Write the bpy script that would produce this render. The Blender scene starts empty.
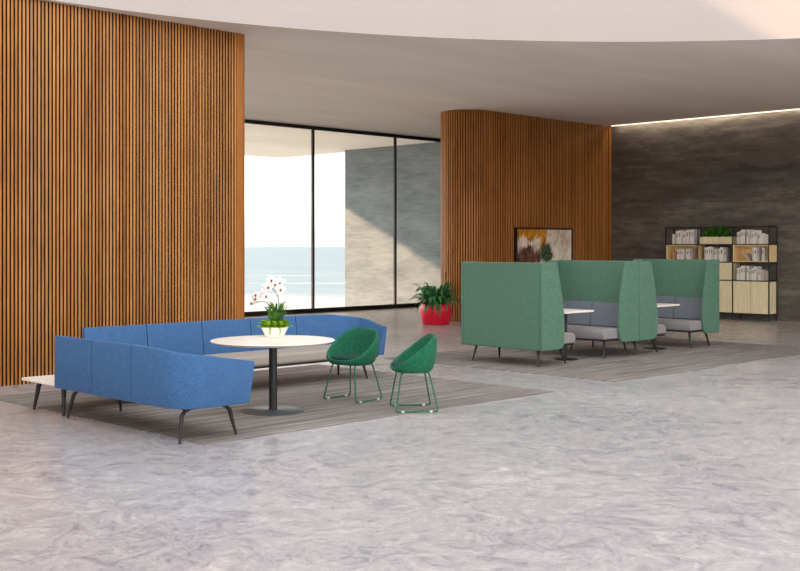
import bpy, math, random
from mathutils import Vector, Matrix
random.seed(7)
C = bpy.context.scene.collection
PI = math.pi

# ------------------------------------------------------------------ helpers
class MB:
    def __init__(s): s.v = []; s.f = []; s.m = []
    def add(s, vs, fs, m=0):
        o = len(s.v); s.v += [tuple(v) for v in vs]
        for f in fs: s.f.append(tuple(i + o for i in f)); s.m.append(m)
    def slat(s, x0, x1, y0, y1, z0, z1, mat=None):
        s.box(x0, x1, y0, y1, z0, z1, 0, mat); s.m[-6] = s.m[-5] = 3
    def box(s, x0, x1, y0, y1, z0, z1, m=0, mat=None):
        vs = [Vector((x, y, z)) for x in (x0, x1) for y in (y0, y1) for z in (z0, z1)]
        if mat: vs = [mat @ v for v in vs]
        s.add(vs, [(0,1,3,2),(4,6,7,5),(0,4,5,1),(2,3,7,6),(0,2,6,4),(1,5,7,3)], m)
    def loft(s, rings, cap0=True, cap1=True, closed=False, m=0):
        n = len(rings[0]); vs = [p for r in rings for p in r]; fs = []
        k = len(rings)
        for i in range(k if closed else k - 1):
            j = (i + 1) % k
            for a in range(n):
                b = (a + 1) % n
                fs.append((i*n+a, i*n+b, j*n+b, j*n+a))
        if not closed:
            if cap0: fs.append(tuple(range(n-1, -1, -1)))
            if cap1: fs.append(tuple((k-1)*n + a for a in range(n)))
        s.add(vs, fs, m)
    def tube(s, pts, rad, n=10, m=0):
        pts = [Vector(p) for p in pts]
        if not isinstance(rad, (list, tuple)): rad = [rad]*len(pts)
        rings = []; up = None
        for i, p in enumerate(pts):
            t = (pts[min(i+1, len(pts)-1)] - pts[max(i-1, 0)]).normalized()
            if up is None:
                up = Vector((0,0,1)) if abs(t.z) < .9 else Vector((1,0,0))
            a = (up - t*up.dot(t)).normalized(); b = t.cross(a); up = a
            rings.append([p + (a*math.cos(2*PI*k/n) + b*math.sin(2*PI*k/n))*rad[i] for k in range(n)])
        s.loft(rings, m=m)
    def lathe(s, prof, c=(0,0), n=48, m=0, sx=1, sy=1):
        rings = [[(c[0]+r*sx*math.cos(2*PI*k/n), c[1]+r*sy*math.sin(2*PI*k/n), z) for k in range(n)] for r, z in prof]
        s.loft(rings, m=m)
    def prism(s, poly, axis, a0, a1, m=0):
        def P(u, w, a): return {'y': (u, a, w), 'x': (a, u, w), 'z': (u, w, a)}[axis]
        s.loft([[P(u, w, a0) for u, w in poly], [P(u, w, a1) for u, w in poly]], m=m)
    def leaf(s, base, az, L, w, rise, droop, seg=6, m=0, fold=.25):
        base = Vector(base); d = Vector((math.cos(az), math.sin(az), 0)); sd = Vector((-d.y, d.x, 0))
        vs = []; fs = []
        for i in range(seg+1):
            t = i/seg
            p = base + d*(L*(t - .12*t*t*droop)) + Vector((0,0,rise*math.sin(min(1, t*1.0)*PI*.5*1.2) - droop*L*t*t))
            ww = w*(math.sin(PI*min(.985, .1+.9*t))**.8)*.5
            vs += [p - sd*ww, p + Vector((0,0,-ww*fold)), p + sd*ww]
        for i in range(seg):
            a = i*3
            fs += [(a, a+1, a+4, a+3), (a+1, a+2, a+5, a+4)]
        s.add(vs, fs, m)
    def build(s, name, mats, parent=None, origin=None, smooth=True, bevel=0, segs=2, loc=None, subsurf=0, fix=True):
        """one mesh object; origin: world point the vertices are given around (parent's place)"""
        o = Vector(origin) if origin else Vector((0,0,0))
        me = bpy.data.meshes.new(name)
        me.from_pydata([tuple(Vector(v) - o) for v in s.v], [], s.f)
        if not isinstance(mats, (list, tuple)): mats = [mats]
        for mt in mats: me.materials.append(mt)
        me.polygons.foreach_set('material_index', s.m)
        if fix:
            import bmesh
            bm = bmesh.new(); bm.from_mesh(me); bmesh.ops.recalc_face_normals(bm, faces=bm.faces[:]); bm.to_mesh(me); bm.free()
        if smooth:
            me.polygons.foreach_set('use_smooth', [True]*len(me.polygons))
            me.set_sharp_from_angle(angle=math.radians(38))
        ob = bpy.data.objects.new(name, me); C.objects.link(ob)
        if parent: ob.parent = parent
        elif origin: ob.location = o
        if loc: ob.location = loc
        if bevel:
            b = ob.modifiers.new('bevel', 'BEVEL'); b.width = bevel; b.segments = segs; b.limit_method = 'ANGLE'; b.angle_limit = math.radians(40)
            b.harden_normals = False
        if subsurf:
            q = ob.modifiers.new('subdivision', 'SUBSURF'); q.levels = subsurf; q.render_levels = subsurf
        return ob

def thing(name, label, cat, loc=(0,0,0), rz=0, group=None):
    o = bpy.data.objects.new(name, None); C.objects.link(o); o.empty_display_size = .2
    o.location = loc; o.rotation_euler = (0,0,rz); tag(o, label, cat, group); return o
def tag(o, label, cat, group=None):
    o['label'] = label; o['category'] = cat
    if group: o['group'] = group
    return o
def struct(o): o['kind'] = 'structure'; return o
def dup(root, loc, rz, label):
    r = root.copy(); C.objects.link(r); r.location = loc; r.rotation_euler = (0,0,rz); r['label'] = label
    for ch in list(root.children):
        c = ch.copy(); C.objects.link(c); c.parent = r
        for g in list(ch.children):
            d = g.copy(); C.objects.link(d); d.parent = c
    return r

# ------------------------------------------------------------------ materials
def lin(c):
    return tuple(((x/255)/12.92 if x/255 <= .04045 else ((x/255+.055)/1.055)**2.4) for x in c) + (1,)
class NT:
    def __init__(s, name, rough=.6, spec=.4, metal=0):
        s.mat = bpy.data.materials.new(name); s.mat.use_nodes = True
        s.n = s.mat.node_tree.nodes; s.l = s.mat.node_tree.links; s.b = s.n['Principled BSDF']
        s.b.inputs['Roughness'].default_value = rough; s.b.inputs['Specular IOR Level'].default_value = spec
        s.b.inputs['Metallic'].default_value = metal
    def node(s, t, ins=None, **kw):
        x = s.n.new(t)
        for k, v in kw.items(): setattr(x, k, v)
        for k, v in (ins or {}).items():
            if hasattr(v, 'is_linked') or isinstance(v, bpy.types.NodeSocket): s.l.new(v, x.inputs[k])
            else: x.inputs[k].default_value = v
        return x
    def coord(s, scale=(1,1,1), rot=(0,0,0), kind='Object'):
        tc = s.node('ShaderNodeTexCoord')
        return s.node('ShaderNodeMapping', {'Vector': tc.outputs[kind], 'Scale': scale, 'Rotation': rot}).outputs[0]
    def noise(s, vec, scale, detail=4, rough=.55, dist=0):
        return s.node('ShaderNodeTexNoise', {'Vector': vec, 'Scale': scale, 'Detail': detail, 'Roughness': rough, 'Distortion': dist}).outputs['Fac']
    def ramp(s, fac, stops):
        r = s.node('ShaderNodeValToRGB', {'Fac': fac}); e = r.color_ramp.elements
        e[0].position, e[0].color = stops[0]; e[1].position, e[1].color = stops[-1]
        for p, c in stops[1:-1]:
            x = e.new(p); x.color = c
        return r.outputs[0]
    def mix(s, fac, a, b, mode='MIX'):
        m = s.node('ShaderNodeMix', data_type='RGBA', blend_type=mode)
        for idx, val in ((0, fac), (6, a), (7, b)):
            if isinstance(val, bpy.types.NodeSocket): s.l.new(val, m.inputs[idx])
            else: m.inputs[idx].default_value = val
        return m.outputs[2]
    def math(s, op, a, b=0, c=None):
        m = s.node('ShaderNodeMath', operation=op)
        for i, v in enumerate((a, b) if c is None else (a, b, c)):
            if isinstance(v, bpy.types.NodeSocket): s.l.new(v, m.inputs[i])
            else: m.inputs[i].default_value = v
        return m.outputs[0]
    def maprange(s, v, a, b, c=0, d=1, smooth=True):
        m = s.node('ShaderNodeMapRange', {'Value': v, 'From Min': a, 'From Max': b, 'To Min': c, 'To Max': d})
        if smooth: m.interpolation_type = 'SMOOTHSTEP'
        return m.outputs[0]
    def color(s, c):
        if isinstance(c, bpy.types.NodeSocket): s.l.new(c, s.b.inputs['Base Color'])
        else: s.b.inputs['Base Color'].default_value = c
        return s
    def bump(s, h, strength=.3, dist=.01):
        b = s.node('ShaderNodeBump', {'Height': h, 'Strength': strength, 'Distance': dist}); s.l.new(b.outputs[0], s.b.inputs['Normal']); return s

def plain(name, rgb, rough=.6, spec=.4, metal=0, var=.06, scale=30):
    t = NT(name, rough, spec, metal); c = lin(rgb)
    n = t.noise(t.coord(), scale, 3)
    lo = tuple(x*(1-var) for x in c[:3]) + (1,); hi = tuple(min(1, x*(1+var)) for x in c[:3]) + (1,)
    t.color(t.ramp(n, [(.3, lo), (.7, hi)])); return t.mat
def fabric(name, rgb, scale=230, var=.18, bump=.25):
    t = NT(name, .95, .15); c = lin(rgb); co = t.coord()
    w1 = t.noise(t.coord((1,1,.35)), scale, 2, .6); w2 = t.noise(t.coord((.35,.35,1)), scale, 2, .6)
    m = t.math('MULTIPLY', t.math('ADD', w1, w2), .5)
    big = t.noise(co, 14, 3)
    m2 = t.math('ADD', t.math('MULTIPLY', m, .9), t.math('MULTIPLY', big, .1))
    lo = tuple(x*(1-var*1.4) for x in c[:3]) + (1,); hi = tuple(min(1, x*(1+var*1.3)) for x in c[:3]) + (1,)
    t.color(t.ramp(m2, [(.36, lo), (.64, hi)])).bump(m, bump, .004)
    t.b.inputs['Sheen Weight'].default_value = .06; t.b.inputs['Sheen Roughness'].default_value = .5
    return t.mat
def slatwood(name, axis_scale, pitch, dark, mid, light):
    t = NT(name, .5, .3)
    tc = t.node('ShaderNodeTexCoord').outputs['Object']
    sep = t.node('ShaderNodeSeparateXYZ', {'Vector': tc})
    idx = t.math('FLOOR', t.math('ADD', t.math('MULTIPLY', sep.outputs[0], axis_scale[0]/pitch), t.math('MULTIPLY', sep.outputs[1], axis_scale[1]/pitch)))
    wn = t.node('ShaderNodeTexWhiteNoise', {'W': idx}, noise_dimensions='1D')
    off = t.node('ShaderNodeVectorMath', {0: tc, 1: wn.outputs['Color']}, operation='ADD').outputs[0]
    mp = t.node('ShaderNodeMapping', {'Vector': off, 'Scale': (14, 14, .7)}).outputs[0]
    g = t.noise(mp, 3.2, 5, .6, .5)
    patch = t.noise(t.coord((1,1,.5)), 1.1, 3, .55)
    v = t.math('ADD', t.math('ADD', t.math('MULTIPLY', wn.outputs['Value'], .18), t.math('MULTIPLY', g, .6)), t.math('MULTIPLY', patch, .35))
    t.color(t.ramp(v, [(.3, lin(dark)), (.58, lin(mid)), (.85, lin(light))])).bump(g, .15, .003)
    return t.mat
def lightwood(name, rgb):
    t = NT(name, .45, .35); c = lin(rgb)
    g = t.noise(t.coord((10,10,.8)), 3, 5, .6, .4)
    lo = tuple(x*.82 for x in c[:3]) + (1,); hi = tuple(min(1, x*1.12) for x in c[:3]) + (1,)
    t.color(t.ramp(g, [(.3, lo), (.7, hi)])); return t.mat

M = {}
def mk():
    M['blue'] = fabric('blue_wool', (66, 104, 150), 190, var=.27)
    M['green'] = fabric('sage_green_wool', (88, 124, 106), 150, var=.26)
    M['grey'] = fabric('slate_grey_wool', (108, 114, 124), var=.18)
    M['seatgrey'] = fabric('pale_grey_wool', (142, 139, 141), var=.12)
    M['taupe'] = fabric('taupe_wool', (168, 160, 152), var=.1)
    M['shellgreen'] = fabric('emerald_knit', (36, 104, 78), 110, .3, .4)
    M['padgreen'] = fabric('deep_teal_wool', (16, 66, 60), 160, .12)
    M['frame_green'] = plain('green_powder_coat', (28, 100, 68), .4, .5)
    M['glide'] = plain('clear_plastic_glide', (205, 212, 205), .3, .5)
    M['leg'] = plain('dark_umber_metal', (40, 36, 36), .5, .4)
    M['black'] = plain('black_metal', (30, 29, 29), .45, .45)
    M['steel'] = plain('grey_steel', (96, 110, 116), .32, .5, .6)
    M['white'] = plain('white_laminate', (246, 238, 228), .35, .4, var=.02)
    M['ceramic'] = plain('white_ceramic', (245, 243, 238), .25, .5, var=.02)
    M['red'] = plain('glossy_red_plastic', (214, 14, 52), .28, .5, var=.05)
    M['soil'] = plain('dark_soil', (48, 36, 28), .95, .1, var=.3)
    M['bookwood'] = lightwood('pale_oak', (255, 236, 196))
    M['boxwood'] = lightwood('honey_oak', (252, 220, 164))
    M['paper'] = plain('book_pages', (236, 230, 218), .9, .1)
    M['ceil'] = None
    def leafm(name, a, b):
        t = NT(name, .5, .35); n = t.noise(t.coord(), 9, 3)
        t.color(t.ramp(n, [(.35, lin(a)), (.65, lin(b))])); return t.mat
    M['fern'] = leafm('fern_green', (24, 80, 44), (84, 150, 84))
    M['grass'] = leafm('grass_green', (28, 66, 22), (92, 146, 48))
    M['lime'] = leafm('lime_succulent', (96, 146, 22), (176, 212, 62))
    M['plant'] = leafm('shelf_plant_green', (20, 62, 18), (78, 138, 36))
    M['stem'] = plain('olive_stem', (96, 120, 60), .6, .3)
    M['petal'] = plain('white_petal', (250, 242, 238), .6, .2, var=.02)
    M['throat'] = plain('maroon_flower_centre', (120, 52, 58), .6, .2, var=.2)
    M['drystalk'] = plain('brown_stalk', (120, 92, 54), .7, .2)
    # slat walls
    M['slat_left'] = slatwood('oak_slats_warm', (1, 0), .05, (112, 68, 32), (176, 120, 64), (206, 152, 90))
    M['slat_mid'] = slatwood('oak_slats_deep', (1, 1), .06, (112, 66, 28), (190, 126, 64), (222, 158, 88))
    M['post'] = lightwood('oak_end_post', (164, 102, 44))
    M['slat_back'] = plain('dark_slat_backing', (26, 14, 8), .9, .1)
    M['slat_side'] = plain('gap_shade_slat_side', (70, 38, 16), .8, .15, var=.2)  # side faces coloured dark to put shade into the gaps between slats
    # concrete of the right wall
    t = NT('dark_concrete', .75, .25); co = t.coord((1, .4, 1.3))
    n1 = t.noise(co, .55, 8, .6, .1); n2 = t.noise(t.coord((1, .3, 1.9)), 3.6, 9, .76, 0); n3 = t.noise(t.coord((1,.3,1.)), 9, 6, .7)
    v = t.math('ADD', t.math('ADD', t.math('MULTIPLY', n1, .45), t.math('MULTIPLY', n2, .4)), t.math('MULTIPLY', n3, .15))
    t.color(t.ramp(v, [(.36, lin((66, 61, 57))), (.5, lin((100, 95, 90))), (.64, lin((146, 142, 136)))])).bump(v, .3, .02); M['dark_concrete'] = t.mat
    # outer concrete
    t = NT('pale_concrete', .85, .2)
    n1 = t.noise(t.coord((1, .5, 1.4)), 1.4, 8, .62, .3); n2 = t.noise(t.coord((1, .3, 2.5)), 5, 6, .7)
    v = t.math('ADD', t.math('MULTIPLY', n1, .6), t.math('MULTIPLY', n2, .4))
    t.color(t.ramp(v, [(.36, lin((102, 113, 120))), (.64, lin((140, 150, 156)))])).bump(v, .25, .02); M['pale_concrete'] = t.mat
    # ceiling
    t = NT('plaster_ceiling', .8, .2)
    n1 = t.noise(t.coord((.25, 1, 1), (0, 0, .5)), .9, 5, .55, .3)
    t.color(t.ramp(n1, [(.3, lin((236, 230, 223))), (.7, lin((250, 244, 237)))])); M['ceil'] = t.mat
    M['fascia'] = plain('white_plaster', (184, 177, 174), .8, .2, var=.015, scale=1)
    # floor: polished concrete with marbled streaks
    t = NT('polished_concrete', .34, .42)
    co = t.coord((1, 1, 1), (0, 0, PI/4))
    warp = t.node('ShaderNodeTexNoise', {'Vector': co, 'Scale': .8, 'Detail': 3.0})
    wv = t.node('ShaderNodeVectorMath', {0: warp.outputs['Color'], 1: (.9, .9, 0)}, operation='MULTIPLY').outputs[0]
    co2 = t.node('ShaderNodeVectorMath', {0: co, 1: wv}, operation='ADD').outputs[0]
    mp = t.node('ShaderNodeMapping', {'Vector': co2, 'Scale': (1.0, 1.0, 1)}).outputs[0]
    n1 = t.noise(mp, 5.5, 10, .76, .9)
    n2 = t.noise(mp, 26, 8, .78, 1.0)
    n3 = t.noise(co, .35, 3, .5)
    v = t.math('ADD', t.math('ADD', t.math('MULTIPLY', n1, .45), t.math('MULTIPLY', n2, .35)), t.math('MULTIPLY', n3, .2))
    t.color(t.ramp(v, [(.39, lin((122, 120, 131))), (.46, lin((164, 161, 166))), (.53, lin((190, 186, 186))), (.61, lin((222, 216, 212)))])).bump(n2, .03, .003)
    t.l.new(t.maprange(v, .35, .65, .30, .22), t.b.inputs['Roughness'])
    M['floor'] = t.mat
    # rugs: fine lines along x
    t = NT('striped_rug', .97, .08)
    s1 = t.noise(t.coord((.12, 9, 1)), 3.2, 3, .6); s2 = t.noise(t.coord((.5, 40, 1)), 3, 2, .6); s3 = t.noise(t.coord((60,60,60)), 4, 2)
    v = t.math('ADD', t.math('ADD', t.math('MULTIPLY', s1, .4), t.math('MULTIPLY', s2, .35)), t.math('MULTIPLY', s3, .25))
    t.color(t.ramp(v, [(.38, lin((76, 72, 71))), (.5, lin((134, 128, 125))), (.62, lin((188, 182, 177)))])).bump(s3, .4, .006); M['rug'] = t.mat
    # glass
    g = bpy.data.materials.new('clear_glass'); g.use_nodes = True; nt = g.node_tree; nt.nodes.clear()
    o = nt.nodes.new('ShaderNodeOutputMaterial'); mx = nt.nodes.new('ShaderNodeMixShader'); tr = nt.nodes.new('ShaderNodeBsdfTransparent')
    tr.inputs[0].default_value = (.97, .985, .98, 1); gl = nt.nodes.new('ShaderNodeBsdfGlossy'); gl.inputs['Roughness'].default_value = .02
    fr = nt.nodes.new('ShaderNodeFresnel'); fr.inputs['IOR'].default_value = 1.3
    nt.links.new(fr.outputs[0], mx.inputs[0]); nt.links.new(tr.outputs[0], mx.inputs[1]); nt.links.new(gl.outputs[0], mx.inputs[2]); nt.links.new(mx.outputs[0], o.inputs[0]); M['glass'] = g
    # sea with foam bands near the shore
    t = NT('sea_water', .3, .2)
    co = t.coord((1, 1, 1), (0, 0, PI/4))          # x' across the view, y' away from shore
    sep = t.node('ShaderNodeSeparateXYZ', {'Vector': co})
    far = sep.outputs[1]
    bands = t.noise(t.node('ShaderNodeMapping', {'Vector': co, 'Scale': (.012, .06, 1)}).outputs[0], 1.0, 5, .6, .6)
    rip = t.noise(t.node('ShaderNodeMapping', {'Vector': co, 'Scale': (.05, .35, 1)}).outputs[0], 1.0, 4, .6)
    water = t.ramp(bands, [(.35, lin((76, 104, 124))), (.65, lin((110, 136, 150)))])
    shore = t.math('ADD', far, t.math('MULTIPLY', bands, 120))
    foam = t.maprange(shore, 330, 400, 1, 0)
    foam2 = t.math('MULTIPLY', t.maprange(bands, .56, .66), t.maprange(far, 500, 900, .8, 0))
    t.color(t.mix(t.math('MAXIMUM', foam, foam2), water, lin((175, 176, 172)))).bump(rip, .15, .3); M['sea'] = t.mat
    # LED strip
    e = bpy.data.materials.new('warm_led'); e.use_nodes = True; b = e.node_tree.nodes['Principled BSDF']
    b.inputs['Emission Color'].default_value = (1, .80, .58, 1); b.inputs['Emission Strength'].default_value = 1.7; M['led'] = e
    # abstract canvas
    t = NT('abstract_canvas', .7, .2)
    tc = t.node('ShaderNodeTexCoord').outputs['Generated']; sp = t.node('ShaderNodeSeparateXYZ', {'Vector': tc})
    oc = t.coord()
    na = t.noise(oc, 3.2, 7, .68, .8); nb = t.noise(t.coord((1,1,.5)), 7, 6, .7, .6); nc = t.noise(oc, 14, 5, .7)
    base = t.ramp(na, [(.32, lin((168, 128, 98))), (.45, lin((222, 206, 186))), (.62, lin((246, 236, 226)))])
    def blob(u, w, ru, rw, k):
        du = t.math('DIVIDE', t.math('SUBTRACT', sp.outputs[0], u), ru); dw = t.math('DIVIDE', t.math('SUBTRACT', sp.outputs[2], w), rw)
        r = t.math('SQRT', t.math('ADD', t.math('MULTIPLY', du, du), t.math('MULTIPLY', dw, dw)))
        r = t.math('ADD', r, t.math('MULTIPLY', t.math('SUBTRACT', k, .5), 2.2))
        return t.maprange(r, .7, 1.15, 1, 0)
    orange = t.ramp(nb, [(.35, lin((150, 84, 22))), (.6, lin((226, 156, 44)))])
    brown = t.ramp(nb, [(.35, lin((62, 34, 24))), (.65, lin((142, 104, 82)))])
    greenc = t.ramp(nc, [(.35, lin((24, 44, 30))), (.7, lin((96, 118, 92)))])
    c = t.mix(blob(.22, .99, .34, .2, nb), base, orange); c = t.mix(blob(.47, .82, .06, .34, nb), c, orange)
    c = t.mix(blob(.2, .5, .26, .2, nb), c, brown); c = t.mix(blob(.53, .55, .12, .2, na), c, greenc); c = t.mix(blob(.25, .18, .5, .2, na), c, brown)
    t.color(c).bump(nc, .3, .01); M['canvas'] = t.mat
mk()

# ------------------------------------------------------------------ setting
CZ = 4.755
b = MB(); b.add([(-5,-10,0),(23.95,-10,0),(23.95,21.66,0),(-5,21.66,0),(-5,-10,-.3),(23.95,-10,-.3),(23.95,21.66,-.3),(-5,21.66,-.3)],
                [(0,1,2,3),(7,6,5,4),(0,4,5,1),(1,5,6,2),(2,6,7,3),(3,7,4,0)])
struct(b.build('floor', M['floor'], smooth=False))

# ceiling slab with the round roof opening
cx, cy, cr, ZT = 5.73, 1.04, 11.83, 6.5
NS = 192
X0, X1, Y0, Y1 = -6.2, 23.72, -11.5, 30.2
def rect_hit(a):
    dx, dy = math.cos(a), math.sin(a); ts = []
    if dx > 1e-9: ts.append((X1-cx)/dx)
    if dx < -1e-9: ts.append((X0-cx)/dx)
    if dy > 1e-9: ts.append((Y1-cy)/dy)
    if dy < -1e-9: ts.append((Y0-cy)/dy)
    t = min(ts); return cx+dx*t, cy+dy*t
angs = sorted([2*PI*k/NS for k in range(NS)] + [math.atan2(y-cy, x-cx) % (2*PI) for x in (X0, X1) for y in (Y0, Y1)])
inn = []; out = []
for a in angs:
    r = cr
    h = rect_hit(a); r = min(cr, math.hypot(h[0]-cx, h[1]-cy) - .05)
    inn.append((cx+r*math.cos(a), cy+r*math.sin(a))); out.append(h)
b = MB(); n = len(angs)
vs = [(x,y,CZ) for x,y in inn] + [(x,y,CZ) for x,y in out] + [(x,y,ZT) for x,y in inn] + [(x,y,ZT) for x,y in out]
fs = []; ms = []
for i in range(n):
    j = (i+1) % n
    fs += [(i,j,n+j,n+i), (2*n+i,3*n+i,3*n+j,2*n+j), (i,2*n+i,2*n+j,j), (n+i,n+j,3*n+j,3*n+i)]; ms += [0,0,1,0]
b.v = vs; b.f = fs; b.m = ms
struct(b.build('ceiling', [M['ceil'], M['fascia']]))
# strip of ceiling that closes the light cove over the right wall
b = MB(); b.box(23.72, 24.35, -11.5, 30.2, 4.95, 6.48); b.box(23.72, 24.35, 17.5, 30.2, CZ, 4.95)
struct(b.build('trim_1', M['ceil'], smooth=False))

# left slat wall
WY = 12.93
b = MB()
b.box(-9, 9.6, WY+.03, WY+.5, 0, CZ-.002, 1)
x = -8.98
while x < 9.585:
    b.slat(x, x+.029, WY-.012, WY+.03, 0, CZ-.002); x += .05
q = []
r = .11; xa, xb, ya, yb = 9.602, 9.795, WY-.022, WY+.52
for (ccx, ccy, a0) in ((xb-r, ya+r, -PI/2), (xb-r, yb-r, 0)):
    q += [(ccx+r*math.cos(a0+k*PI/16), ccy+r*math.sin(a0+k*PI/16)) for k in range(9)]
q += [(xa, yb), (xa, ya)]
b.prism(q, 'z', 0, CZ-.002, 2)
struct(b.build('wall_left', [M['slat_left'], M['slat_back'], M['post'], M['slat_side']]))

# middle slat wall with its rounded end
ex, ey, er, RX = 19.06, 16.9, .6, 23.95
def mid_path(off):
    rr = er - off
    return [(ex + rr*math.cos(a), ey + rr*math.sin(a)) for a in [PI/2 + k*PI/24 for k in range(25)]]
b = MB()
b.prism(mid_path(.03) + [(RX-.002, ey-er+.03), (RX-.002, ey+er-.03)], 'z', 0, CZ-.002, 1)
L_arc = PI*er; s = 0.0
while s < L_arc + (RX - ex) - .12:
    if s < L_arc:
        a = PI/2 + s/er; px, py = ex + er*math.cos(a), ey + er*math.sin(a); ta = a + PI/2
    else:
        px, py, ta = ex + (s - L_arc), ey - er, 0
    mt = Matrix.Translation((px, py, 0)) @ Matrix.Rotation(ta, 4, 'Z')
    b.slat(-.018, .018, 0, .034, 0, CZ-.002, mt); s += .06
b.box(23.83, RX-.002, ey-er-.01, ey-er+.03, 0, CZ-.002, 2)
struct(b.build('wall_middle', [M['slat_mid'], M['slat_back'], M['post'], M['slat_side']]))

b = MB(); b.box(23.95, 24.35, -10, 21.6, 0, 4.95); struct(b.build('wall_right', M['dark_concrete'], smooth=False))
b = MB(); b.box(23.82, 24.5, 21.7, 26.3, -12, CZ-.002); struct(b.build('wall_outer', M['pale_concrete'], smooth=False))

# cove light
b = MB(); b.box(23.80, 23.83, -2, 16.2, 4.745, 4.765)
tag(b.build('cove_light', M['led'], smooth=False), 'long thin warm strip light where the ceiling meets the dark concrete wall', 'strip light')

# window wall
WIN = 21.6
win = bpy.data.objects.new('window_1', None); C.objects.link(win); win.location = (9.8, WIN, 0); struct(win)
mx_ = [9.8, 12.61, 15.55, 18.46, 21.41, 23.93]
o_ = (9.8, WIN, 0)
b = MB(); b.box(9.8, 23.93, WIN-.03, WIN+.03, 0.001, .11); b.build('bottom_rail', M['black'], win, o_, smooth=False)
b = MB(); b.box(9.8, 23.93, WIN-.03, WIN+.03, CZ-.09, CZ-.001); b.build('top_rail', M['black'], win, o_, smooth=False)
for x in mx_:
    b = MB(); b.box(x-.031, x+.031, WIN-.03, WIN+.03, .11, CZ-.09); b.build('mullion', M['black'], win, o_, smooth=False)
for i in range(5):
    b = MB(); b.box(mx_[i]+.031, mx_[i+1]-.031, WIN-.004, WIN+.004, .11, CZ-.09); b.build('glass_pane', M['glass'], win, o_, smooth=False)

# sea
b = MB(); b.add([(-3000,-500,-12),(9000,-500,-12),(9000,9000,-12),(-3000,9000,-12)], [(0,1,2,3)])
struct(b.build('sea', M['sea'], smooth=False))

# ------------------------------------------------------------------ rugs
for name_, (xa, xb, ya, yb), lab in (
    ('area_rug', (5.53, 10.41, 7.885, 12.04), 'taupe striped area rug under the blue sofas and round table'),
    ('area_rug', (11.7, 17.9, 7.885, 12.05), 'taupe striped area rug under the green high-backed booths')):
    c = ((xa+xb)/2, (ya+yb)/2, 0)
    b = MB(); b.box(xa, xb, ya, yb, .0005, .009)
    tag(b.build(name_, M['rug'], origin=c, smooth=False), lab, 'rug', 'striped area rugs')

# ------------------------------------------------------------------ blue sofas
def wall_panel(name, pts, parent, origin, mat, th=.10, z0=.30):
    """pts: (x, y, nx, ny, ztop, lean) along the outer face; n points outward; lean shifts the top along the path at the end"""
    rings = []
    for (x, y, nx, ny, zt, lx, ly) in pts:
        ix, iy = x - nx*th, y - ny*th
        tx, ty = x - nx*.05, y - ny*.05
        e = .012
        prof = [(x-nx*e*.6, y-ny*e*.6, z0), (x, y, z0+e), (x, y, zt-e), (x-nx*e*.4, y-ny*e*.4, zt-e*.3), (x-nx*e, y-ny*e, zt), (tx+nx*e, ty+ny*e, zt), (tx+nx*e*.4, ty+ny*e*.4, zt-e*.3), (tx, ty, zt-e), (ix, iy, z0+.16), (ix, iy, z0)]
        rings.append([(px + lx*(pz-z0), py + ly*(pz-z0), pz) for px, py, pz in prof])
    b = MB(); b.loft(rings); return b.build(name, mat, parent, origin)
def corner(xc, yc, r, a0, a1, n=10):
    return [(xc + r*math.cos(a0+(a1-a0)*k/n), yc + r*math.sin(a0+(a1-a0)*k/n), math.cos(a0+(a1-a0)*k/n), math.sin(a0+(a1-a0)*k/n)) for k in range(n+1)]
def soft_leg(parent, origin, foot, top, inner, name='leg'):
    fx, fy = foot; tx, ty = top; ix, iy = inner; fz = .0125 if fx > 5.5 else .0035
    b = MB()
    pts = [(ix, iy, .288), (tx+(ix-tx)*.35, ty+(iy-ty)*.35, .286), (tx+(ix-tx)*.1, ty+(iy-ty)*.1, .272), (tx+(fx-tx)*.2, ty+(fy-ty)*.2, .235), (tx+(fx-tx)*.6, ty+(fy-ty)*.6, .12), (fx, fy, fz)]
    b.tube(pts, [.010, .012, .018, .02, .0165, .012], 10)
    return b.build(name, M['leg'], parent, origin)

# near sofa: back to the left, its arm towards us
ox, oy = 5.34, 7.95
SA = (5.75, 9.05, 0)
sofa = thing('lounge_sofa', 'blue sofa in front, seen from behind, its low side curving round towards the pedestal table', 'sofa', SA, group='blue curved sofas')
g = .005
wall_panel('back_panel', [(ox, 10.16, -1, 0, .816, 0, 0), (ox, 9.447+g, -1, 0, .816, 0, 0)], sofa, SA, M['blue'])
wall_panel('back_panel', [(ox, 9.447-g, -1, 0, .816, 0, 0), (ox, 8.75+g, -1, 0, .816, 0, 0)], sofa, SA, M['blue'])
pts = [(ox, 8.75-g, -1, 0, .816, 0, 0), (ox, 8.5, -1, 0, .812, 0, 0), (ox, 8.33, -1, 0, .806, 0, 0)]
R_ = .30
cc = corner(ox+R_, oy+R_, R_, PI, 1.5*PI)
for k, (x, y, nx, ny) in enumerate(cc): pts.append((x, y, nx, ny, .802 - .052*k/10, 0, 0))
pts += [(5.75, oy, 0, -1, .728, 0, 0), (5.9, oy, 0, -1, .70, .05, 0), (6.05, oy, 0, -1, .668, .17, 0)]
wall_panel('curved_arm_panel', pts, sofa, SA, M['blue'])
b = MB(); b.box(ox+.105, 6.06, oy+.105, 10.155, .30, .43); o = b.build('seat_cushion', M['taupe'], sofa, SA, bevel=.035, segs=3); o['label'] = 'taupe seat'
b = MB(); b.box(ox+.13, 5.98, oy+.13, 10.1, .282, .302); b.build('base_frame', M['black'], sofa, SA, smooth=False)
for foot, top, inner in (((5.40, 8.07), (5.46, 8.12), (5.74, 8.12)), ((6.01, 8.09), (5.95, 8.13), (5.70, 8.13)), ((5.43, 10.06), (5.47, 9.99), (5.70, 9.99)), ((6.03, 10.08), (5.97, 10.0), (5.7, 10.0))):
    soft_leg(sofa, SA, foot, top, inner)

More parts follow.
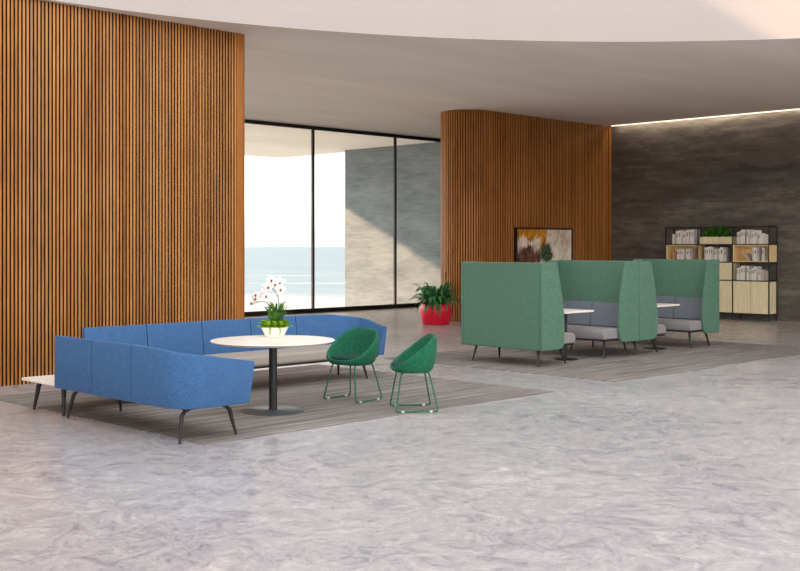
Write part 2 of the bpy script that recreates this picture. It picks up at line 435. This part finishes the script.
# far sofa along the slat wall
SB = (8.06, 10.6, 0); by = 10.92; bx = 9.97
sofb = thing('lounge_sofa', 'long blue sofa standing behind the round table, facing us, with a taupe seat', 'sofa', SB, group='blue curved sofas')
cuts = [6.06, 6.83, 7.575, 8.285, 9.0]
for i in range(4):
    wall_panel('back_panel', [(cuts[i+1]-g, by, 0, 1, .816, 0, 0), (cuts[i]+g, by, 0, 1, .816, 0, 0)], sofb, SB, M['blue'])
pts = [(9.0+g, by, 0, 1, .816, 0, 0), (9.4, by, 0, 1, .816, 0, 0), (9.58, by, 0, 1, .808, 0, 0)]
for k, (x, y, nx, ny) in enumerate(corner(bx-R_, by-R_, R_, PI/2, 0)): pts.append((x, y, nx, ny, .802 - .05*k/10, 0, 0))
pts += [(bx, 10.5, 1, 0, .735, 0, 0), (bx, 10.4, 1, 0, .70, 0, -.05), (bx, 10.26, 1, 0, .665, 0, -.15)]
wall_panel('curved_arm_panel', pts, sofb, SB, M['blue'])
b = MB(); b.box(6.065, bx-.105, 10.25, by-.105, .30, .43); o = b.build('seat_cushion', M['taupe'], sofb, SB, bevel=.035, segs=3); o['label'] = 'taupe seat'
b = MB(); b.box(6.15, bx-.1, 10.27, by-.1, .278, .302); b.build('base_frame', M['black'], sofb, SB, smooth=False)
for foot, top, inner in (((9.72, 10.31), (9.66, 10.36), (9.4, 10.36)), ((9.72, 10.86), (9.66, 10.8), (9.4, 10.8)), ((6.62, 10.34), (6.67, 10.39), (6.9, 10.39)), ((6.62, 10.80), (6.67, 10.75), (6.9, 10.75))):
    soft_leg(sofb, SB, foot, top, inner)

# low white corner table behind the near sofa
TO = (5.74, 10.55, 0)
ct = thing('corner_table', 'low square white side table at the corner between the blue sofas, beside the slat wall', 'table', TO)
b = MB(); b.box(5.36, 6.05, 10.185, 10.9, .31, .34); b.build('table_top', M['white'], ct, TO, bevel=.006)
b = MB(); b.box(5.7, 6.058, 10.5, 10.58, .288, .3095); b.build('link_bracket', M['black'], ct, TO, smooth=False)
for sx, sy in ((-1,-1), (-1,1)):
    fx, fy = 5.705+sx*.24, 10.525+sy*.31
    b = MB(); b.tube([(fx-sx*.04, fy-sy*.06, .311), (fx-sx*.03, fy-sy*.045, .25), (fx, fy, .0035)], [.032, .025, .014], 10); b.build('leg', M['leg'], ct, TO)

# ------------------------------------------------------------------ round table with plant
RT = (7.13, 8.97, 0)
rt = thing('pedestal_table', 'round white-topped table on a dark steel column, holding the orchid bowl', 'table', RT)
b = MB(); b.lathe([(.58, .708), (.622, .722), (.635, .732), (.63, .738), (0.001, .738)], n=72); b.build('table_top', M['white'], rt)
b = MB(); b.lathe([(.042, .018), (.042, .708)], n=28); b.build('column', M['black'], rt)
b = MB(); b.lathe([(.318, .009), (.32, .014), (.31, .021), (.06, .024), (.05, .03)], n=64); b.build('base_plate', M['steel'], rt)

OP = (7.41, 9.29, .738)
orch = thing('potted_orchid', 'white orchid with grass and lime succulents in a white bowl on the round table', 'plant', OP)
rv = Vector((1, -1, 0)).normalized(); fv = Vector((1, 1, 0)).normalized()
def LP(u, w, z): p = rv*u + fv*w; return Vector((p.x, p.y, z))
b = MB()
def sq(h, z, n=2.0, N=32):
    out = []
    for k in range(N):
        a = 2*PI*k/N; c_, s_ = math.cos(a), math.sin(a); e = 2/4.5
        out.append(LP(h*math.copysign(abs(c_)**e, c_), h*math.copysign(abs(s_)**e, s_), z))
    return out
b.loft([sq(.085, .0005), sq(.095, .004), sq(.14, .098), sq(.143, .104), sq(.132, .104), sq(.12, .085)]); b.build('bowl', M['ceramic'], orch)
b = MB(); b.loft([sq(.118, .08), sq(.122, .088)]); b.build('soil', M['soil'], orch)
b = MB(); rnd = random.Random(3)
for k in range(90):
    a = rnd.uniform(0, 2*PI); rr = rnd.uniform(.0, .05)
    base = LP(.01+rr*math.cos(a), rr*math.sin(a), .088)
    b.leaf(base, a + rnd.uniform(-.4, .4), rnd.uniform(.05, .2), .015, rnd.uniform(.15, .3), rnd.uniform(.0, .4), 5)
b.build('grass_blades', M['grass'], orch, fix=False)
for k in range(11):                                   # succulent rosettes round the rim
    a = 2*PI*k/11 + .2; u, w = .115*math.cos(a)*1.05, .105*math.sin(a)
    if k == 10: u, w = .05, -.07
    b = MB()
    for ring, (L, rise, nl) in enumerate(((.078, .02, 11), (.06, .048, 9), (.036, .07, 6))):
        for q_ in range(nl):
            b.leaf(LP(u, w, .098 + ring*.004), 2*PI*q_/nl + ring*.3 + k, L, .032, rise, .05, 3, fold=.5)
    b.build('succulent_rosette', M['lime'], orch, fix=False)
for u in (-.035, .07):
    b = MB(); b.tube([LP(u, -.12, .105), LP(u, -.15, .10), LP(u+.004, -.155, .06), LP(u-.004, -.15, .03)], [.008, .009, .007, .004], 6); b.build('trailing_stem', M['lime'], orch)
def curve(p0, p1, p2, n=12):
    return [(p0*(1-t)**2 + p1*2*t*(1-t) + p2*t*t) for t in [k/n for k in range(n+1)]]
for ps in ((LP(.01, 0, .09), LP(.10, 0, .5), LP(-.07, 0, .525)), (LP(.0, .01, .09), LP(.0, .0, .47), LP(-.25, -.02, .34))):
    b = MB(); b.tube(curve(*ps), .0045, 6); b.build('flower_stem', M['stem'], orch)
def flower(u, w, z, s, tilt):
    b = MB(); cpos = LP(u, w, z); face = (-fv + rv*tilt + Vector((0,0,-.15))).normalized()
    a_ = Vector((0,0,1)); a_ = (a_ - face*a_.dot(face)).normalized(); b_ = face.cross(a_)
    for k in range(5):
        an = 2*PI*k/5; d = a_*math.cos(an) + b_*math.sin(an); sdv = a_*-math.sin(an) + b_*math.cos(an)
        wd = s*(.62 if k in (1, 4) else .42)
        vs = [cpos]; prof = ((.25, .5), (.5, 1), (.8, .85), (1.0, .3))
        for t_, ww in prof:
            p = cpos + d*s*t_ + face*(s*.18*t_*(1-t_)*2)
            vs += [p - sdv*wd*ww*.7, p + face*.003, p + sdv*wd*ww*.7]
        fs = [(0,1,2), (0,2,3)]
        for i in range(3):
            q0 = 1+i*3; fs += [(q0,q0+1,q0+4,q0+3), (q0+1,q0+2,q0+5,q0+4)]
        b.add(vs, fs, 0)
    fl = b.build('flower', M['petal'], orch, fix=False)
    b = MB(); b.tube([cpos+face*.002, cpos+face*.012-a_*.006, cpos+face*.018-a_*.016], [.008, .012, .004], 7); b.build('flower_centre', M['throat'], fl)
for u, z, s, t_ in ((-.068, .525, .05, -.2), (-.035, .60, .045, .1), (.05, .572, .05, .3), (.06, .50, .048, .5), (.0, .555, .045, 0), (-.13, .455, .044, -.3), (-.09, .43, .04, .1), (-.205, .40, .042, -.5), (-.20, .445, .036, -.3), (-.245, .355, .026, -.6)):
    flower(u, random.uniform(-.03, .03), z, s*1.28, t_)

# ------------------------------------------------------------------ green tub chairs
def sup(a, b_, th, e=2/2.6):
    c_, s_ = math.cos(th), math.sin(th)
    return a*math.copysign(abs(c_)**e, c_), b_*math.copysign(abs(s_)**e, s_)
def tub_chair():
    t = thing('tub_chair', '', 'chair', group='green tub chairs')
    N = 56
    def rim_z(x): return .456 + .324*max(0, min(1.0, (.235-x)/.45))**1.02
    def ring(sc, f, inset=0, dz=0, flatz=None):
        out = []
        for k in range(N):
            th = 2*PI*k/N
            x, y = sup((.235-inset)*sc, (.295-inset)*sc, th)
            xr, _ = sup(.235, .295, th)
            zr = rim_z(xr)
            if xr < 0: x -= .012*math.sin(PI*min(1, f))*(-xr/.235)
            z = .40 + (zr-.40)*f + dz
            if flatz is not None: z = flatz
            out.append((x, y, z))
        return out
    b = MB()
    rings = [ring(.55, 0), ring(.72, 0, 0, 0), ring(.80, .05), ring(.88, .18), ring(.95, .4), ring(.99, .65), ring(1.0, .85), ring(.995, .96), ring(.985, 1.0, .006, .004),
             ring(.97, 1.0, .018, .003), ring(.96, .95, .03), ring(.94, .7, .034), ring(.90, .4, .036, .02)]
    rings += [ring(.86, 0, .036, 0, .44), ring(.4, 0, .036, 0, .44)]
    b.loft(rings); b.build('shell', M['shellgreen'], t, subsurf=1)
    b = MB()
    def pr(sc, z): return [(sup(.2*sc, .235*sc, 2*PI*k/40)[0]+.018, sup(.2*sc, .235*sc, 2*PI*k/40)[1], z) for k in range(40)]
    b.loft([pr(.9, .441), pr(.985, .452), pr(1, .468), pr(.96, .484), pr(.8, .494), pr(.4, .499)]); o = b.build('seat_pad', M['padgreen'], t); o['label'] = 'dark teal seat pad'
    for s in (1, -1):
        b = MB(); y1, y0 = s*.24, s*.165
        P = [(.10, y0, .41), (.135, y0, .402), (.15, y0+s*.004, .375), (.205, y1-s*.006, .045), (.205, y1, .026), (.185, y1, .018), (.1, y1, .018), (-.19, y1, .018), (-.215, y1, .022), (-.22, y1-s*.004, .045), (-.15, y0+s*.004, .375), (-.135, y0, .402), (-.1, y0, .41)]
        b.tube(P, .0088, 10); sk = b.build('sled_leg', M['frame_green'], t)
        for xg in (.14, -.15):
            b = MB(); b.box(xg-.016, xg+.016, y1-.012, y1+.012, .0092, .028); b.build('glide', M['glide'], sk, bevel=.003)
    return t
c1 = tub_chair(); c1.location = (8.28, 9.02, 0); c1.rotation_euler.z = math.radians(185)
c1['label'] = 'green tub chair between the round table and the other chair, showing its dark seat'
c2 = dup(c1, (8.24, 8.05, 0), math.radians(143), 'green tub chair nearest the camera, turned side-on at the front edge of the rug')

# ------------------------------------------------------------------ green high-back booths
def booth():
    t = thing('high_back_bench', '', 'bench', group='green high-backed benches')
    b = MB(); b.box(0, .075, -.702, .702, .247, 1.468); b.build('back_panel', M['green'], t, bevel=.012)
    poly = [(0, .245), (0, 1.47), (.31, 1.47), (.335, 1.435), (.365, 1.37), (.40, 1.26), (.435, 1.12), (.47, .97), (.495, .83), (.515, .69), (.522, .58), (.518, .46), (.508, .36), (.495, .30), (.475, .262), (.44, .25), (.38, .245)]
    for s in (-1, 1):
        b = MB(); b.prism(poly, 'y', s*.755, s*.705); b.build('side_panel', M['green'], t, bevel=.010)
    b = MB(); b.prism([(.08, .303), (.08, .44), (.70, .462), (.80, .452), (.845, .425), (.86, .38), (.85, .303)], 'y', -.70, .70); o = b.build('seat_cushion', M['seatgrey'], t, bevel=.02, segs=3); o['label'] = 'pale grey seat'
    for s in (-1, 1):
        b = MB(); pf = [(.077, .44), (.077, .81), (.11, .828), (.145, .82), (.175, .76), (.215, .60), (.235, .465), (.22, .446)]
        b.prism(pf, 'y', s*.004, s*.698); o = b.build('back_cushion', M['grey'], t, bevel=.014); o['label'] = 'slate grey back cushion'
    b = MB(); b.box(.10, .83, -.69, .69, .276, .303); b.build('seat_frame', M['black'], t, smooth=False)
    for lx, tx in ((.10, .15), (.72, .65)):
        for s in (-1, 1):
            b = MB(); b.tube([(tx, s*.56, .285), (tx+(lx-tx)*.1, s*.565, .25), (lx, s*.615, .013)], [.026, .022, .013], 10); b.build('leg', M['leg'], t)
    return t
BY = 10.225
b1 = booth(); b1.location = (12.25, BY, 0)
b1['label'] = 'green high-backed bench at the left end, its tall plain back towards the camera'
dup(b1, (14.665, BY, 0), PI, 'green high-backed bench with grey seat facing left, in the middle, opposite the leftmost bench')
dup(b1, (14.675, BY, 0), 0, 'green high-backed bench in the middle facing right, its back against the left-facing one')
dup(b1, (17.12, BY, 0), PI, 'green high-backed bench at the right end, grey seat facing left, in front of the bookshelf')
def booth_table():
    t = thing('booth_table', '', 'table', group='white booth tables')
    b = MB(); b.box(-.36, .36, -.29, .29, .714, .742); b.build('table_top', M['white'], t, bevel=.006)
    b = MB(); b.lathe([(.026, .02), (.026, .7142)], (0, -.03), 18); b.build('column', M['black'], t)
    b = MB(); b.lathe([(.185, .0092), (.185, .016), (.17, .022), (.03, .026)], (0, -.03), 32); b.build('base_plate', M['black'], t)
    return t
t1 = booth_table(); t1.location = (13.46, 10.0, 0); t1['label'] = 'white rectangular table between the two left benches of the green booths'
dup(t1, (15.9, 10.0, 0), 0, 'white rectangular table between the two right benches, nearest the bookshelf')

# ------------------------------------------------------------------ red pot with fern
RP = (17.62, 16.52, 0)
fern = thing('potted_fern', 'bushy green fern in a glossy red pot beside the rounded slat wall end', 'plant', RP)
b = MB(); b.lathe([(.24, .0005), (.285, .01), (.315, .08), (.35, .2), (.365, .31), (.36, .40), (.345, .45), (.325, .45), (.32, .41)], n=56); b.build('pot', M['red'], fern)
b = MB(); b.lathe([(.321, .40), (.315, .43), (.001, .435)], n=32); b.build('soil', M['soil'], fern)
b = MB(); rnd = random.Random(11)
for k in range(130):
    a = rnd.uniform(0, 2*PI); r0 = rnd.uniform(.0, .2)
    L = rnd.uniform(.3, .66)*(1 - .3*abs(math.sin(a - PI/4)))
    b.leaf((r0*math.cos(a), r0*math.sin(a), .43), a + rnd.uniform(-.3, .3), L, rnd.uniform(.06, .11), rnd.uniform(.2, .58)*(1-.5*max(0,(L-.35)/.25)), rnd.uniform(.2, .8), 6, fold=.4)
b.build('fronds', M['fern'], fern, fix=False)
b = MB(); b.tube([(.12, -.1, .43), (.15, -.13, .8), (.17, -.15, 1.13)], [.014, .013, .008], 6); b.build('dry_stalk', M['drystalk'], fern)

# ------------------------------------------------------------------ painting
PA = (21.11, 16.27, 1.44)
pt = thing('framed_painting', 'abstract painting in orange, cream, brown and dark green on the slat wall', 'painting', PA)
w_, h_ = 1.09, .69
b = MB()
for (xa, xb, za, zb) in ((-w_, w_, h_-.035, h_), (-w_, w_, -h_, -h_+.035), (-w_, -w_+.035, -h_+.035, h_-.035), (w_-.035, w_, -h_+.035, h_-.035)):
    b.box(xa, xb, -.055, .028, za, zb)
b.build('frame', M['black'], pt, smooth=False)
b = MB(); b.box(-w_+.036, w_-.036, -.03, .0, -h_+.036, h_-.036); b.build('canvas', M['canvas'], pt, smooth=False)

# ------------------------------------------------------------------ shelving unit with books
SX0, SX1 = 23.54, 23.93
YS = [14.46, 13.59, 12.70, 11.81]
ZL = [.15, .905, 1.325, 1.735, 2.14]
SO = (23.735, 13.135, 0)
sh = thing('shelving_unit', 'open black-framed bookshelf with pale oak cabinets against the dark concrete wall', 'shelf', SO)
b = MB(); p = .011
for y in YS:
    for x in (SX0+p, SX1-p): b.box(x-p, x+p, y-p, y+p, 0, 2.14)
    for z in ZL: b.box(SX0+2*p, SX1-2*p, y-p, y+p, z-p, z+p)
for i in range(3):
    for z in ZL:
        for x in (SX0+p, SX1-p): b.box(x-p, x+p, YS[i+1]+p, YS[i]-p, z-p, z+p)
b.build('frame', M['black'], sh, SO, smooth=False)
for i in range(3):
    for z in ZL[:4]:
        b = MB(); b.box(SX0+2*p, SX1-2*p, YS[i+1]+p, YS[i]-p, z-.006, z+.006); b.build('shelf_board', M['black'], sh, SO, smooth=False)
def cabinet(i, k, ndoor):
    y0, y1 = YS[i+1]+p+.002, YS[i]-p-.002; z0, z1 = ZL[k]+p+.002, ZL[k+1]-p-.002
    b = MB(); b.box(SX0+.024, SX1-.024, y0-.008, y1+.008, z0, z1); cb = b.build('cabinet', M['bookwood'], sh, SO, smooth=False)
    wd = (y1-y0)/ndoor
    for q_ in range(ndoor):
        b = MB(); b.box(SX0+.003, SX0+.022, y0+q_*wd+.006, y0+(q_+1)*wd-.006, z0+.002, z1-.002); b.build('door', M['bookwood'], cb, SO, smooth=False)
for i in range(3): cabinet(i, 0, 2)
cabinet(1, 1, 1)
def openbox(i, k):
    y0, y1 = YS[i+1]-.012, YS[i]-p-.002; z0, z1 = ZL[k]+p+.001, ZL[k+1]-p-.001
    b = MB(); xa, xb = SX0+.004, SX1-.024; th = .022
    b.box(xa, xb, y0, y1, z0, z0+th); b.box(xa, xb, y0, y1, z1-th, z1); b.box(xa, xb, y0, y0+th, z0+th, z1-th); b.box(xa, xb, y1-th, y1, z0+th, z1-th); b.box(xb-.012, xb, y0+th, y1-th, z0+th, z1-th)
    b.build('open_box', M['boxwood'], sh, SO, smooth=False)
openbox(0, 2); openbox(2, 2)

covers = {}
def cover(rgb):
    if rgb not in covers: covers[rgb] = plain('book_cover_%d' % len(covers), rgb, .6, .3, var=.05, scale=60)
    return covers[rgb]
ordn = ['first','second','third','fourth','fifth','sixth','seventh','eighth','ninth','tenth','eleventh','twelfth']
def px2y(px, x=SX0+.03):
    t = (px-400)/1111; return x*(1-t)/(1+t)
CN = {(246,242,236): 'off-white', (232,229,225): 'pale grey', (206,203,200): 'mid grey', (252,249,243): 'white', (58,52,48): 'black', (196,120,72): 'orange', (150,146,142): 'dark grey', (214, 204, 186): 'cream'}
def shelf_books(rows, z, where, group, mpp, xf=SX0+.03):
    p0 = rows[0][0]
    for k, (a, e, hp, rgb, lean) in enumerate(rows):
        a, e = p0 + (a-p0)*.875, p0 + (e-p0)*.875
        y1, y0 = px2y(a), px2y(e); w = max(.016, y1-y0-.004); h = hp*mpp; d = min(.27, .17+.006*hp + random.uniform(0, .02))
        b = MB(); ct_ = .0035
        b.box(0, d, -w/2, -w/2+ct_, 0, h); b.box(0, d, w/2-ct_, w/2, 0, h); b.box(-.002, ct_, -w/2+ct_, w/2-ct_, 0, h)
        b.box(ct_, d-.006, -w/2+ct_, w/2-ct_, .004, h-.006, 1)
        if hp > 10: b.box(-.003, -.0015, -w*.22, w*.22, h*.55, h*.82, 2)
        o = b.build('book', [cover(rgb), M['paper'], cover((150,146,142))], smooth=False)
        o.location = (xf + random.uniform(0, .015), (y0+y1)/2, z)
        if lean: o.rotation_euler.x = lean; o.location.z += abs(math.sin(lean))*w*.5
        side = CN[rgb]
        tag(o, '%s book, %s from the left %s' % (side, ordn[k], where), 'book', group)
OW, PG, MG, WH, BK, OR, DG, CR = (246,242,236), (232,229,225), (206,203,200), (252,249,243), (58,52,48), (196,120,72), (150,146,142), (214,204,186)
z1 = ZL[3]+p+.0005
shelf_books([(672,675,10,PG,0),(676,679,13,OW,0),(679,682.4,13.5,OW,0),(684,686.8,11.5,OW,0),(686.9,688.3,12,PG,0),(688.4,691,14,OW,0),(691.1,692.4,14.4,MG,0),(692.5,694.5,14,OW,0),(694.6,696.8,14.5,PG,0)],
            z1, 'on the shelf left of the plant box', 'books on the top shelf, left bay', .0241)
TOPR = [(736.5,739,12,OW,0),(739.1,741,13,PG,0),(741.1,744,14.5,OW,0),(744.1,746,14.5,OW,0),(746.1,747.5,13.5,DG,0),(747.6,750,14.5,OW,0),(751,753.5,11.5,PG,0),(753.6,756.4,12.5,OW,0),(756.5,759,14,OW,0),(760,762,11,PG,0),(762.1,764,10.5,WH,0),(764.1,767,9.8,OW,0)]
shelf_books(TOPR, z1, 'on the shelf right of the plant box', 'books on the top shelf, right bay', .0226)
shelf_books([(672.6,674.4,7.5,CR,0),(674.5,676.2,8.6,OR,0),(677,680,10.8,OW,0),(680.1,682,11,PG,0),(682.4,685,11,WH,0),(687.6,691.8,11.3,PG,0),(691.9,694.6,11.3,MG,0)],
            ZL[2]+p+.0235, 'in the left oak box', 'books in the left oak box', .0241)
shelf_books([(704,706,14.2,PG,0),(706.1,708.5,14.4,OW,0),(708.6,711,15,OW,0),(711.1,713.6,15,PG,0),(713.7,715.8,12.5,MG,0),(715.9,718,12,OW,0),(719.4,722,13,PG,0),(722.1,725.8,14.4,OW,0),(727,729,12,PG,0),(729.1,731,12,DG,0)],
            ZL[2]+p+.0005, 'on the shelf under the plant box', 'books on the middle shelf', .0233)
shelf_books([(748.2,749.6,8.6,MG,-.62),(752.6,754.2,13.2,PG,0),(754.4,757.6,13.4,OW,0),(758,760.2,13.2,CR,0),(760.3,762,13.2,DG,0),(763.2,766.4,13.2,PG,0)],
            ZL[2]+p+.0235, 'in the half-empty right oak box', 'books in the right oak box', .0226)
shelf_books([(a, e, h, c, l) if k != 11 else (a, e, h, CR, 0) for k, (a, e, h, c, l) in enumerate(TOPR)], ZL[1]+p+.0005, 'just above the right oak doors', 'books on the lowest open shelf', .0226)

PB = (23.72, 13.145, ZL[3]+p+.0005)
pl = thing('planter_box', 'pale oak planter box with green leaves on top of the bookshelf, middle bay', 'planter', PB)
b = MB(); W2 = .41
b.box(-.15, .15, -W2, W2, 0, .014)
b.box(-.15, -.135, -W2, W2, .014, .17); b.box(.135, .15, -W2, W2, .014, .17); b.box(-.135, .135, -W2, -W2+.015, .014, .17); b.box(-.135, .135, W2-.015, W2, .014, .17)
b.build('box', M['bookwood'], pl, smooth=False)
b = MB(); b.box(-.134, .134, -W2+.016, W2-.016, .1, .15); b.build('soil', M['soil'], pl, smooth=False)
b = MB(); rnd = random.Random(5)
for k in range(260):
    y = rnd.uniform(-W2, W2); a = rnd.uniform(0, 2*PI)
    pk = 1 - (abs(y)/W2)**2*.45
    b.leaf((rnd.uniform(-.13, .03), y*.86, rnd.uniform(.14, .3*pk)), a, rnd.uniform(.1, .19)*(1-.35*abs(math.sin(a))), rnd.uniform(.05, .09), rnd.uniform(.04, .24)*pk, rnd.uniform(.1, .7), 4, fold=.4)
b.build('foliage', M['plant'], pl, fix=False)

# ------------------------------------------------------------------ light
w = bpy.data.worlds.new('World'); bpy.context.scene.world = w; w.use_nodes = True; nt = w.node_tree
bg = nt.nodes['Background']; tc = nt.nodes.new('ShaderNodeTexCoord'); sp = nt.nodes.new('ShaderNodeSeparateXYZ'); nt.links.new(tc.outputs['Generated'], sp.inputs[0])
rp = nt.nodes.new('ShaderNodeValToRGB'); nt.links.new(sp.outputs[2], rp.inputs[0]); e = rp.color_ramp.elements
e[0].position = 0.0; e[0].color = (.86, .89, .91, 1); e[1].position = 1.0; e[1].color = (.92, .93, .95, 1)
for p_, c_ in ((.010, (1.0, .97, .93, 1)), (.04, (1.5, 1.45, 1.37, 1)), (.2, (1.35, 1.31, 1.26, 1)), (.5, (.95, .94, .94, 1))):
    x = e.new(p_); x.color = c_
# extra sky glow, added behind and right of the camera as soft fill
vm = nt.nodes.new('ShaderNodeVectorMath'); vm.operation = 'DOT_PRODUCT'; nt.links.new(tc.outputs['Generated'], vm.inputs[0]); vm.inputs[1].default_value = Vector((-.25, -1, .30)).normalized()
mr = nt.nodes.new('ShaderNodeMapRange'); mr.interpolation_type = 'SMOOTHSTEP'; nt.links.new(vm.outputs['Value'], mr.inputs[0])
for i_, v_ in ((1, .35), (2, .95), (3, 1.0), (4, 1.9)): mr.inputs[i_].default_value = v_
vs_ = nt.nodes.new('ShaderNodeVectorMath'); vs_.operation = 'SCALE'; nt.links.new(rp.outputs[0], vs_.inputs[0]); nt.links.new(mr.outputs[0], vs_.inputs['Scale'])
# sky on the sun's side, boosted as added light for ceiling and floor
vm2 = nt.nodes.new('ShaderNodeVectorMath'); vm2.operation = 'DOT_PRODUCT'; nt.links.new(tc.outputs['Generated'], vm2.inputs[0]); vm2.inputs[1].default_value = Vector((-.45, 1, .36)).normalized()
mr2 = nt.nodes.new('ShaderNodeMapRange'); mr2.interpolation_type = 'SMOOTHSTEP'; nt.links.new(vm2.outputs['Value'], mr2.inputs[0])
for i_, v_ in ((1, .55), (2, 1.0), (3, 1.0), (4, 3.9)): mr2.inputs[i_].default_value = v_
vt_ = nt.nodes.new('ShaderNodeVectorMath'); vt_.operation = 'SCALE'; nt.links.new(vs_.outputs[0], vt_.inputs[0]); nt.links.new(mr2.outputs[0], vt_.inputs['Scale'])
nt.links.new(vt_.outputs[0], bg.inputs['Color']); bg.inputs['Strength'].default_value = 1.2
sd = Vector((-1.1, 1, .47)).normalized()
L = bpy.data.lights.new('sun', 'SUN'); L.energy = 8.5; L.color = (1, .62, .36); L.angle = math.radians(1.6)
so = bpy.data.objects.new('sun', L); C.objects.link(so); so.rotation_euler = sd.to_track_quat('Z', 'Y').to_euler(); so.location = (0, 40, 30)

AL = bpy.data.lights.new('cove_lamp', 'AREA'); AL.shape = 'RECTANGLE'; AL.size = 18; AL.size_y = .06; AL.energy = 60; AL.color = (1, .82, .62)
ao = bpy.data.objects.new('cove_lamp', AL); C.objects.link(ao); ao.location = (23.87, 7.1, 4.80); ao.rotation_euler = (0, 0, PI/2)
# ------------------------------------------------------------------ camera
cam = bpy.data.cameras.new('camera'); co = bpy.data.objects.new('camera', cam); C.objects.link(co)
cam.lens = 50; cam.sensor_width = 36; cam.shift_y = -39.5/800; cam.clip_end = 20000
co.location = (0, 0, 1.7); co.rotation_euler = (PI/2, 0, -PI/4)
S = bpy.context.scene; S.camera = co
S.view_settings.view_transform = 'Standard'; S.view_settings.look = 'None'; S.view_settings.exposure = 0.08; S.view_settings.gamma = 1; S.view_settings.use_curve_mapping = False
S.cycles.max_bounces = 10; S.cycles.diffuse_bounces = 6; S.cycles.sample_clamp_indirect = 6
